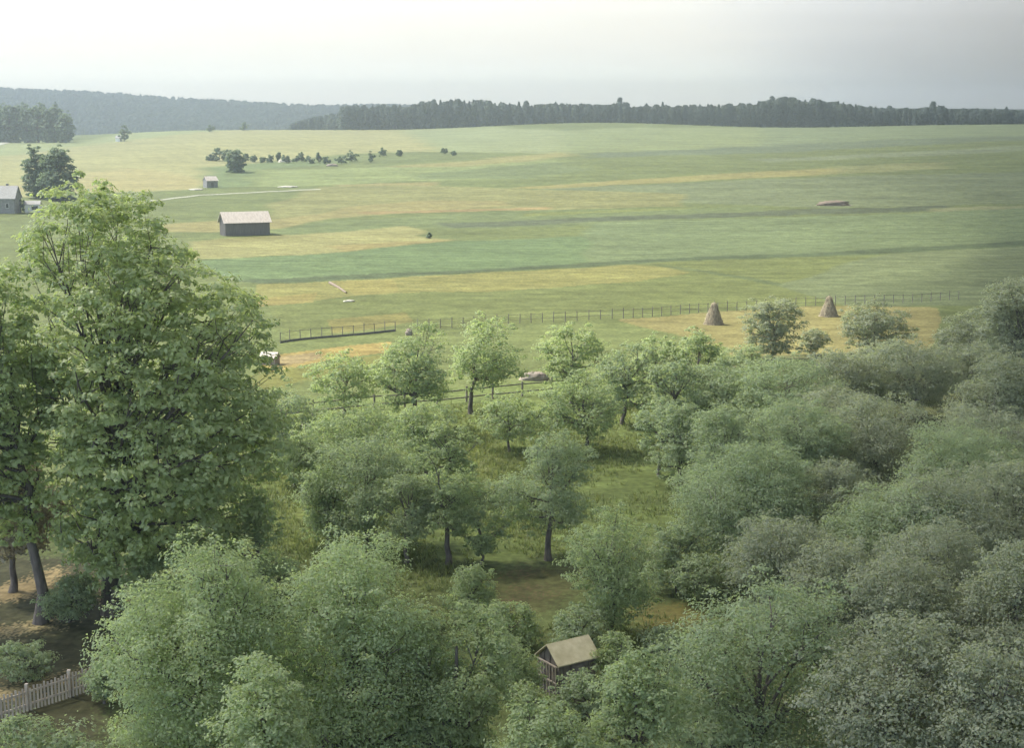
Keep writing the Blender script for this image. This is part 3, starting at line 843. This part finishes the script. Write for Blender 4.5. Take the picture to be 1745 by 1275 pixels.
# ------------------------------------------------------------------ hay stacks
def haystack(base, h, w_, seed, label, group):
    r = np.random.default_rng(seed)
    nz, na = 26, 40
    t = np.linspace(0, 1, nz); an = np.arange(na) * 2 * math.pi / na
    prof = w_ / 2 * (1 - 0.80 * t ** 0.85 + 0.10 * np.sin(t * 9 + seed) * t * (1 - t)) * np.where(t > 0.93, np.sqrt(np.clip(1 - ((t - 0.93) / 0.07) ** 2, 0.02, 1)), 1)
    Rr = prof[:, None] * (1 + 0.07 * np.sin(an * 5 + t[:, None] * 6 + seed) + 0.05 * np.sin(an * 2 + seed) + 0.07 * r.normal(size=(nz, na)))
    V = np.stack([np.cos(an)[None] * Rr, np.sin(an)[None] * Rr * 0.85, np.repeat((t * h)[:, None], na, 1) + 0.03 * r.normal(size=(nz, na))], -1)
    V[0, :, 2] = -0.1
    V = V.reshape(-1, 3)
    i = np.arange(nz - 1)[:, None] * na; j = np.arange(na)[None]; j2 = (j + 1) % na
    F = np.stack([i + j, i + j2, i + na + j2, i + na + j], -1).reshape(-1, 4)
    # loose straw hanging down the sides
    n = 3200
    ts = r.random(n); a = r.random(n) * 6.283
    rr = np.interp(ts, t, prof) * 1.03
    P = np.stack([np.cos(a) * rr, np.sin(a) * rr * 0.85, ts * h], 1)
    dn = np.stack([np.cos(a) * 0.35, np.sin(a) * 0.35, -1 + 0 * a], 1) + r.normal(size=(n, 3)) * 0.3
    dn /= np.linalg.norm(dn, axis=1)[:, None]
    sd = np.stack([-np.sin(a), np.cos(a), 0 * a], 1) * 0.025
    L = r.uniform(0.15, 0.45, n)[:, None]
    SV = np.stack([P - sd, P + sd, P + sd * 0.3 + dn * L, P - sd * 0.3 + dn * L], 1).reshape(-1, 3)
    SV[:, 2] = np.maximum(SV[:, 2], 0.0)
    SF = np.arange(4 * n).reshape(-1, 4) + len(V)
    root = tag(empty('hay_stack', base), label, 'hay stack', group)
    mesh_np('hay', np.concatenate([V, SV]), np.concatenate([F, SF]), HAY, root)
    m = MB(); m.tube([(0, 0, h - 0.3), (0.02, 0, h + 0.22)], [0.035, 0.03]); m.build('pole', WOOD, root)
    return root
HG = 'hay stacks on the mown yellow field'
for px, yb, yt, wp, lab in [(1216, 553, 515, 38, 'conical hay stack on the left of the yellow field'), (1412, 539, 504, 36, 'conical hay stack at the far edge of the yellow field, right of the dark tree'),
                            ]:
    g = gp(px, yb); mp = g[1] / FPX
    haystack(g, (yb - yt) * mp, wp * mp * 0.92, px, lab, HG)

# ------------------------------------------------------------------ fences
def fence(name, label, pts, spacing, ph, pw, rails, mat, posts_px=None, rail_w=0.05, rail_mat=None, jitter=0.08, board=None):
    P = [Vector(gp(*p)) for p in pts]
    root = tag(empty(name, P[0]), label, 'fence')
    o0 = P[0]
    Q = []
    if posts_px:
        xs = [p[0] for p in pts]; yy = [p[1] for p in pts]
        Q = [Vector(gp(x, float(np.interp(x, xs, yy)))) for x in posts_px]
    else:
        carry = 0
        for a, b in zip(P[:-1], P[1:]):
            L = (b - a).length; s = carry
            while s < L: Q.append(a.lerp(b, s / L)); s += spacing
            carry = s - L
    r = random.Random(len(label))
    for q in Q:
        q.z = float(hgt(q.x, q.y))
        h = ph * r.uniform(1 - jitter, 1 + jitter)
        m = MB(); dx, dy = r.uniform(-.04, .04), r.uniform(-.04, .04)
        m.tube([(q.x - o0.x, q.y - o0.y, q.z - o0.z - 0.3), (q.x - o0.x + dx, q.y - o0.y + dy, q.z - o0.z + h), (q.x - o0.x + dx, q.y - o0.y + dy, q.z - o0.z + h + 0.02)],
               [pw / 2, pw / 2 * 0.9, 0.01], 7)
        m.build('post', mat, root)
    for z in rails:
        m = MB()
        for a, b in zip(Q[:-1], Q[1:]):
            sag = r.uniform(-0.03, 0.03)
            m.bar((a.x - o0.x, a.y - o0.y - pw * 0.55, a.z - o0.z + z), (b.x - o0.x, b.y - o0.y - pw * 0.55, b.z - o0.z + z + sag), rail_w * 0.5, rail_w)
        m.build('rail', rail_mat or mat, root)
    if board:
        m = MB()
        for a, b in zip(Q[:-1], Q[1:]):
            m.bar((a.x - o0.x, a.y - o0.y - pw * 0.7, a.z - o0.z + board / 2), (b.x - o0.x, b.y - o0.y - pw * 0.7, b.z - o0.z + board / 2), 0.03, board)
        m.build('base_board', BOARD, root)
    return root
fence('meadow_fence', 'low fence with thin posts and a dark base board left of the orchard top', [(478, 585), (495, 582), (590, 573), (690, 563)], 1.45, 1.35, 0.10, (1.2,), WOOD, board=0.25, rail_w=0.04)
fence('meadow_fence', 'long thin post fence running along the meadow to the hay stacks', [(712, 562), (810, 556), (940, 549), (1060, 543), (1200, 532), (1300, 526), (1500, 517), (1640, 510)], 1.6, 1.35, 0.11, (0.55, 1.15), WOOD, rail_w=0.035)
fence('orchard_fence', 'post and rail fence crossing the orchard behind the trees', [(470, 716), (533, 709), (638, 697), (750, 690), (840, 680), (985, 666)], 2, 1.45, 0.2, (0.45, 1.15), WOOD,
      posts_px=[480, 533, 586, 638, 690, 745, 795, 840, 890, 940, 985], rail_w=0.11)
def picket():
    a = Vector(gp(-30, 1238)); b = Vector(gp(172, 1172))
    root = tag(empty('picket_fence', a), 'pale wooden picket fence at the lower left edge', 'fence')
    d = b - a; L = d.length; d.normalize()
    n = int(L / 0.17)
    for k in range(n):
        p = d * (k * 0.17)
        m = MB(); h = 1.02 + 0.05 * math.sin(k * 2.3)
        nrm = Vector((d.y, -d.x, 0)) * 0.05
        q = p + nrm
        m.bar((q.x, q.y, -0.05), (q.x + 0.012 * math.sin(k * 5.1), q.y, h), 0.085, 0.022)
        m.build('picket', PALEWOOD, root)
    for z in (0.25, 0.8):
        m = MB(); m.bar((0, 0, z), (d.x * L, d.y * L, z), 0.05, 0.09); m.build('rail', PALEWOOD, root)
    for k in (0.36, 0.72, 1.0):
        p = d * L * k
        m = MB(); m.box(p.x - .07, p.x + .07, p.y + .04, p.y + .18, -0.1, 1.15); m.build('post', PALEWOOD, root)
picket()

# ------------------------------------------------------------------ odd things in the fields
def heap(name, label, cat, base, sx, sy, sz, mat, seed, rz=0):
    r = np.random.default_rng(seed)
    nz, na = 9, 22
    t = np.linspace(0, 1, nz); an = np.arange(na) * 2 * math.pi / na
    Rr = np.cos(t * math.pi / 2)[:, None] ** 0.8 * (1 + 0.16 * r.normal(size=(nz, na)))
    V = np.stack([np.cos(an) * Rr * sx / 2, np.sin(an) * Rr * sy / 2, np.repeat((np.sin(t * math.pi / 2) * sz)[:, None], na, 1) * (1 + 0.1 * r.normal(size=(nz, na)))], -1)
    V[0, :, 2] = -0.15
    V = V.reshape(-1, 3)
    i = np.arange(nz - 1)[:, None] * na; j = np.arange(na)[None]; j2 = (j + 1) % na
    o = mesh_np(name, V, np.stack([i + j, i + j2, i + na + j2, i + na + j], -1).reshape(-1, 4), mat)
    o.location = base; o.rotation_euler.z = rz
    return tag(o, label, cat)
heap('earth_heap', 'low reddish brown earth heap on the far right field', 'heap', gp(1420, 350), 9.5, 3.0, 1.35, EARTH, 3)
heap('brick_heap', 'pinkish brick heap by the end of the orchard fence', 'heap', gp(912, 648), 2.8, 1.2, 0.8, BRICK, 4)
heap('sand_heap', 'small pinkish sand heap at the right end of the boarded fence', 'heap', gp(697, 571), 0.9, 0.8, 0.75, BRICK, 5)
heap('stone_heap', 'pale stone heap half hidden beside the flank of the tallest tree', 'heap', gp(524, 738), 1.5, 0.9, 0.7, STONE, 6)
heap('lime_heap', 'long white heap on the field behind the barn', 'heap', gp(491, 319), 7.0, 4.5, 0.5, STONE, 7)
heap('straw_heap', 'small pale heap at the lower end of the fallen pole', 'heap', gp(596, 514), 1.6, 0.9, 0.25, STONE, 8)
heap('white_heap', 'white heap in front of the hedge row', 'heap', gp(486, 276), 6.5, 3, 1.2, STONE, 9)
heap('red_heap', 'reddish heap below the hedge row', 'heap', gp(566, 283), 5.5, 3, 1.0, BRICK, 10)
heap('sand_patch', 'flat pale sand heap left of the small grey hut', 'heap', gp(335, 323), 5.0, 5, 0.35, STONE, 11)
a = Vector(gp(562, 483)); b = Vector(gp(590, 500)); m = MB()
d = b - a
m.tube([(0, 0, 0.14), tuple(d * 0.5 + Vector((0.08, 0, 0.16))), tuple(d + Vector((0, 0, 0.12)))], [0.22, 0.19, 0.13], 9)
for k in (0.3, 0.55, 0.8):
    q = d * k; m.tube([tuple(q + Vector((0, 0, 0.2))), tuple(q + Vector((0.25, 0.1, 0.55)))], [0.06, 0.03], 5)
o = m.build('fallen_pole', EARTH); o.location = a
tag(o, 'brown fallen pole lying on the yellow green meadow', 'log')

# ------------------------------------------------------------------ haze
def haze():
    m = bpy.data.materials.new('haze'); m.use_nodes = True
    t = m.node_tree; t.nodes.remove(t.nodes['Principled BSDF'])
    v = t.nodes.new('ShaderNodeVolumePrincipled')
    v.inputs['Color'].default_value = (0.35, 0.40, 0.42, 1)
    v.inputs['Density'].default_value = 0.00045
    v.inputs['Anisotropy'].default_value = 0.35
    t.links.new(v.outputs[0], t.nodes['Material Output'].inputs['Volume'])
    b = MB(); b.box(-6300, 6300, -120, 3080, -12, 132)
    o = b.build('haze', m)
    tag(o, kind='stuff')
haze()

# ------------------------------------------------------------------ added clouds: the right one shades the ground, both tone the sky
def added_cloud(left):
    m = bpy.data.materials.new('added_cloud'); m.use_nodes = True
    t = m.node_tree; t.nodes.remove(t.nodes['Principled BSDF'])
    v = t.nodes.new('ShaderNodeVolumePrincipled')
    v.inputs['Color'].default_value = (0.99, 0.915, 0.76, 1) if left else (0.89, 0.88, 0.82, 1)
    v.inputs['Density'].default_value = 0.0036
    v.inputs['Anisotropy'].default_value = 0.3
    t.links.new(v.outputs[0], t.nodes['Material Output'].inputs['Volume'])
    # a sheet that thins out towards its left edge; that edge runs from over the orchard to the far right distance
    ns, nt_ = 60, 90
    ss = np.linspace(0, 1, ns) ** 2 * 26000; tt = np.concatenate([np.linspace(-1500, -200, 14), np.linspace(-180, 240, 36), 260 + np.linspace(0, 1, 70) ** 2.2 * 60000])
    nt_ = len(tt)
    S, T = np.meshgrid(ss, tt, indexing='ij')
    wid = 260 + 0.62 * np.clip(T - 120, 0, 1500) + 0.30 * np.clip(T - 1800, 0, 16000)
    h = np.minimum(sstep(0, 1, S / wid), np.minimum(sstep(26000, 22000, S), np.minimum(sstep(-1500, -700, T), sstep(60000, 50000, T))))
    h = h * (1.9 - 1.4 * sstep(1200, 4500, T) - 0.30 * sstep(9000, 20000, T))
    if left:                                    # a thinner far deck, added to tone down the bright sky
        S = S - 20000
        h = (0.05 + 0.17 * sstep(20000, 8500, T)) * sstep(4000, 7500, T) * sstep(60000, 50000, T) * np.minimum(sstep(-20000, -16000, S), sstep(6000, 2000, S))
    h = h * (1 + 0.12 * np.sin(S / 260 + T / 500) * np.sin(T / 330))
    ang = math.atan2(1250, 7600)
    edge = -450 - 190 * sstep(22, -22, T) + 40 * np.sin(T / 420) + 40 * np.sin(T / 170 + 1)  # near bulge shaped to shade the foreground and leave the big tree sunlit
    X = edge + S * math.cos(ang) + T * math.sin(ang); Y = 255 - S * math.sin(ang) + T * math.cos(ang)
    top = np.stack([X, Y, (820 if left else 600) + 170 * h + 0.5], -1).reshape(-1, 3); bot = np.stack([X, Y, (820 if left else 600) - 150 * h], -1).reshape(-1, 3)
    n = ns * nt_
    i = np.arange(ns - 1)[:, None] * nt_; j = np.arange(nt_ - 1)[None]
    F1 = np.stack([i + j, i + nt_ + j, i + nt_ + j + 1, i + j + 1], -1).reshape(-1, 4)
    F2 = F1[:, ::-1] + n
    ring = [k * nt_ for k in range(ns)] + [(ns - 1) * nt_ + k for k in range(1, nt_)] + [k * nt_ + nt_ - 1 for k in range(ns - 2, -1, -1)] + list(range(nt_ - 2, 0, -1))
    F3 = np.array([(a, ring[(q + 1) % len(ring)], ring[(q + 1) % len(ring)] + n, a + n) for q, a in enumerate(ring)])[:, ::-1]
    o = mesh_np('added_cloud', np.concatenate([top, bot]), np.concatenate([F1, F2, F3]), m, smooth=True)
    tag(o, kind='structure')
added_cloud(False)
added_cloud(True)

# ------------------------------------------------------------------ long grass in the orchard
def tufts():
    r = np.random.default_rng(21)
    n = 16000
    px = r.uniform(380, 1330, n * 2); Y = 62 + 64 * r.random(n * 2) ** 0.9
    X = (px - 872.5) / FPX * (Y / cp)
    dens = 0.5 + 0.5 * np.sin(X * 0.31 + 2 * np.sin(Y * 0.17)) * np.sin(Y * 0.23 + 1.4 * np.sin(X * 0.21))
    garden = [gp(*p)[:2] for p in [(810, 985), (890, 950), (1010, 955), (1015, 1010), (960, 1065), (800, 1075)]]
    keep = (r.random(n * 2) < dens ** 1.5) & ~in_poly(X, Y, garden)
    X = X[keep][:n]; Y = Y[keep][:n]; k = len(X)
    B = 5
    a = r.random((k, B)) * 6.283; h = r.uniform(0.12, 0.42, (k, 1)) * r.uniform(0.6, 1.1, (k, B)); ln = r.uniform(0.05, 0.3, (k, B))
    x = X[:, None] + r.normal(0, 0.10, (k, B)); y = Y[:, None] + r.normal(0, 0.10, (k, B)); z = hgt(x, y)
    wd = 0.035
    dx, dy = np.cos(a), np.sin(a)
    P0 = np.stack([x - dy * wd, y + dx * wd, z - 0.02], -1); P1 = np.stack([x + dy * wd, y - dx * wd, z - 0.02], -1)
    P2 = np.stack([x + dx * ln + dy * wd * 0.3, y + dy * ln - dx * wd * 0.3, z + h], -1); P3 = np.stack([x + dx * ln - dy * wd * 0.3, y + dy * ln + dx * wd * 0.3, z + h], -1)
    V = np.stack([P0, P1, P2, P3], 2).reshape(-1, 3)
    tint = np.repeat(np.clip(r.normal(0.5, 0.25, k), 0, 1), B * 4)
    o = mesh_np('grass', V, np.arange(len(V)).reshape(-1, 4), leaf_mat('grass_blade', (0.13, 0.17, 0.07), (0.27, 0.29, 0.13), rough=0.6, spec=0.15), attr={'tint': tint})
    tag(o, 'long uneven grass on the orchard lawn', 'grass', kind='stuff')
tufts()
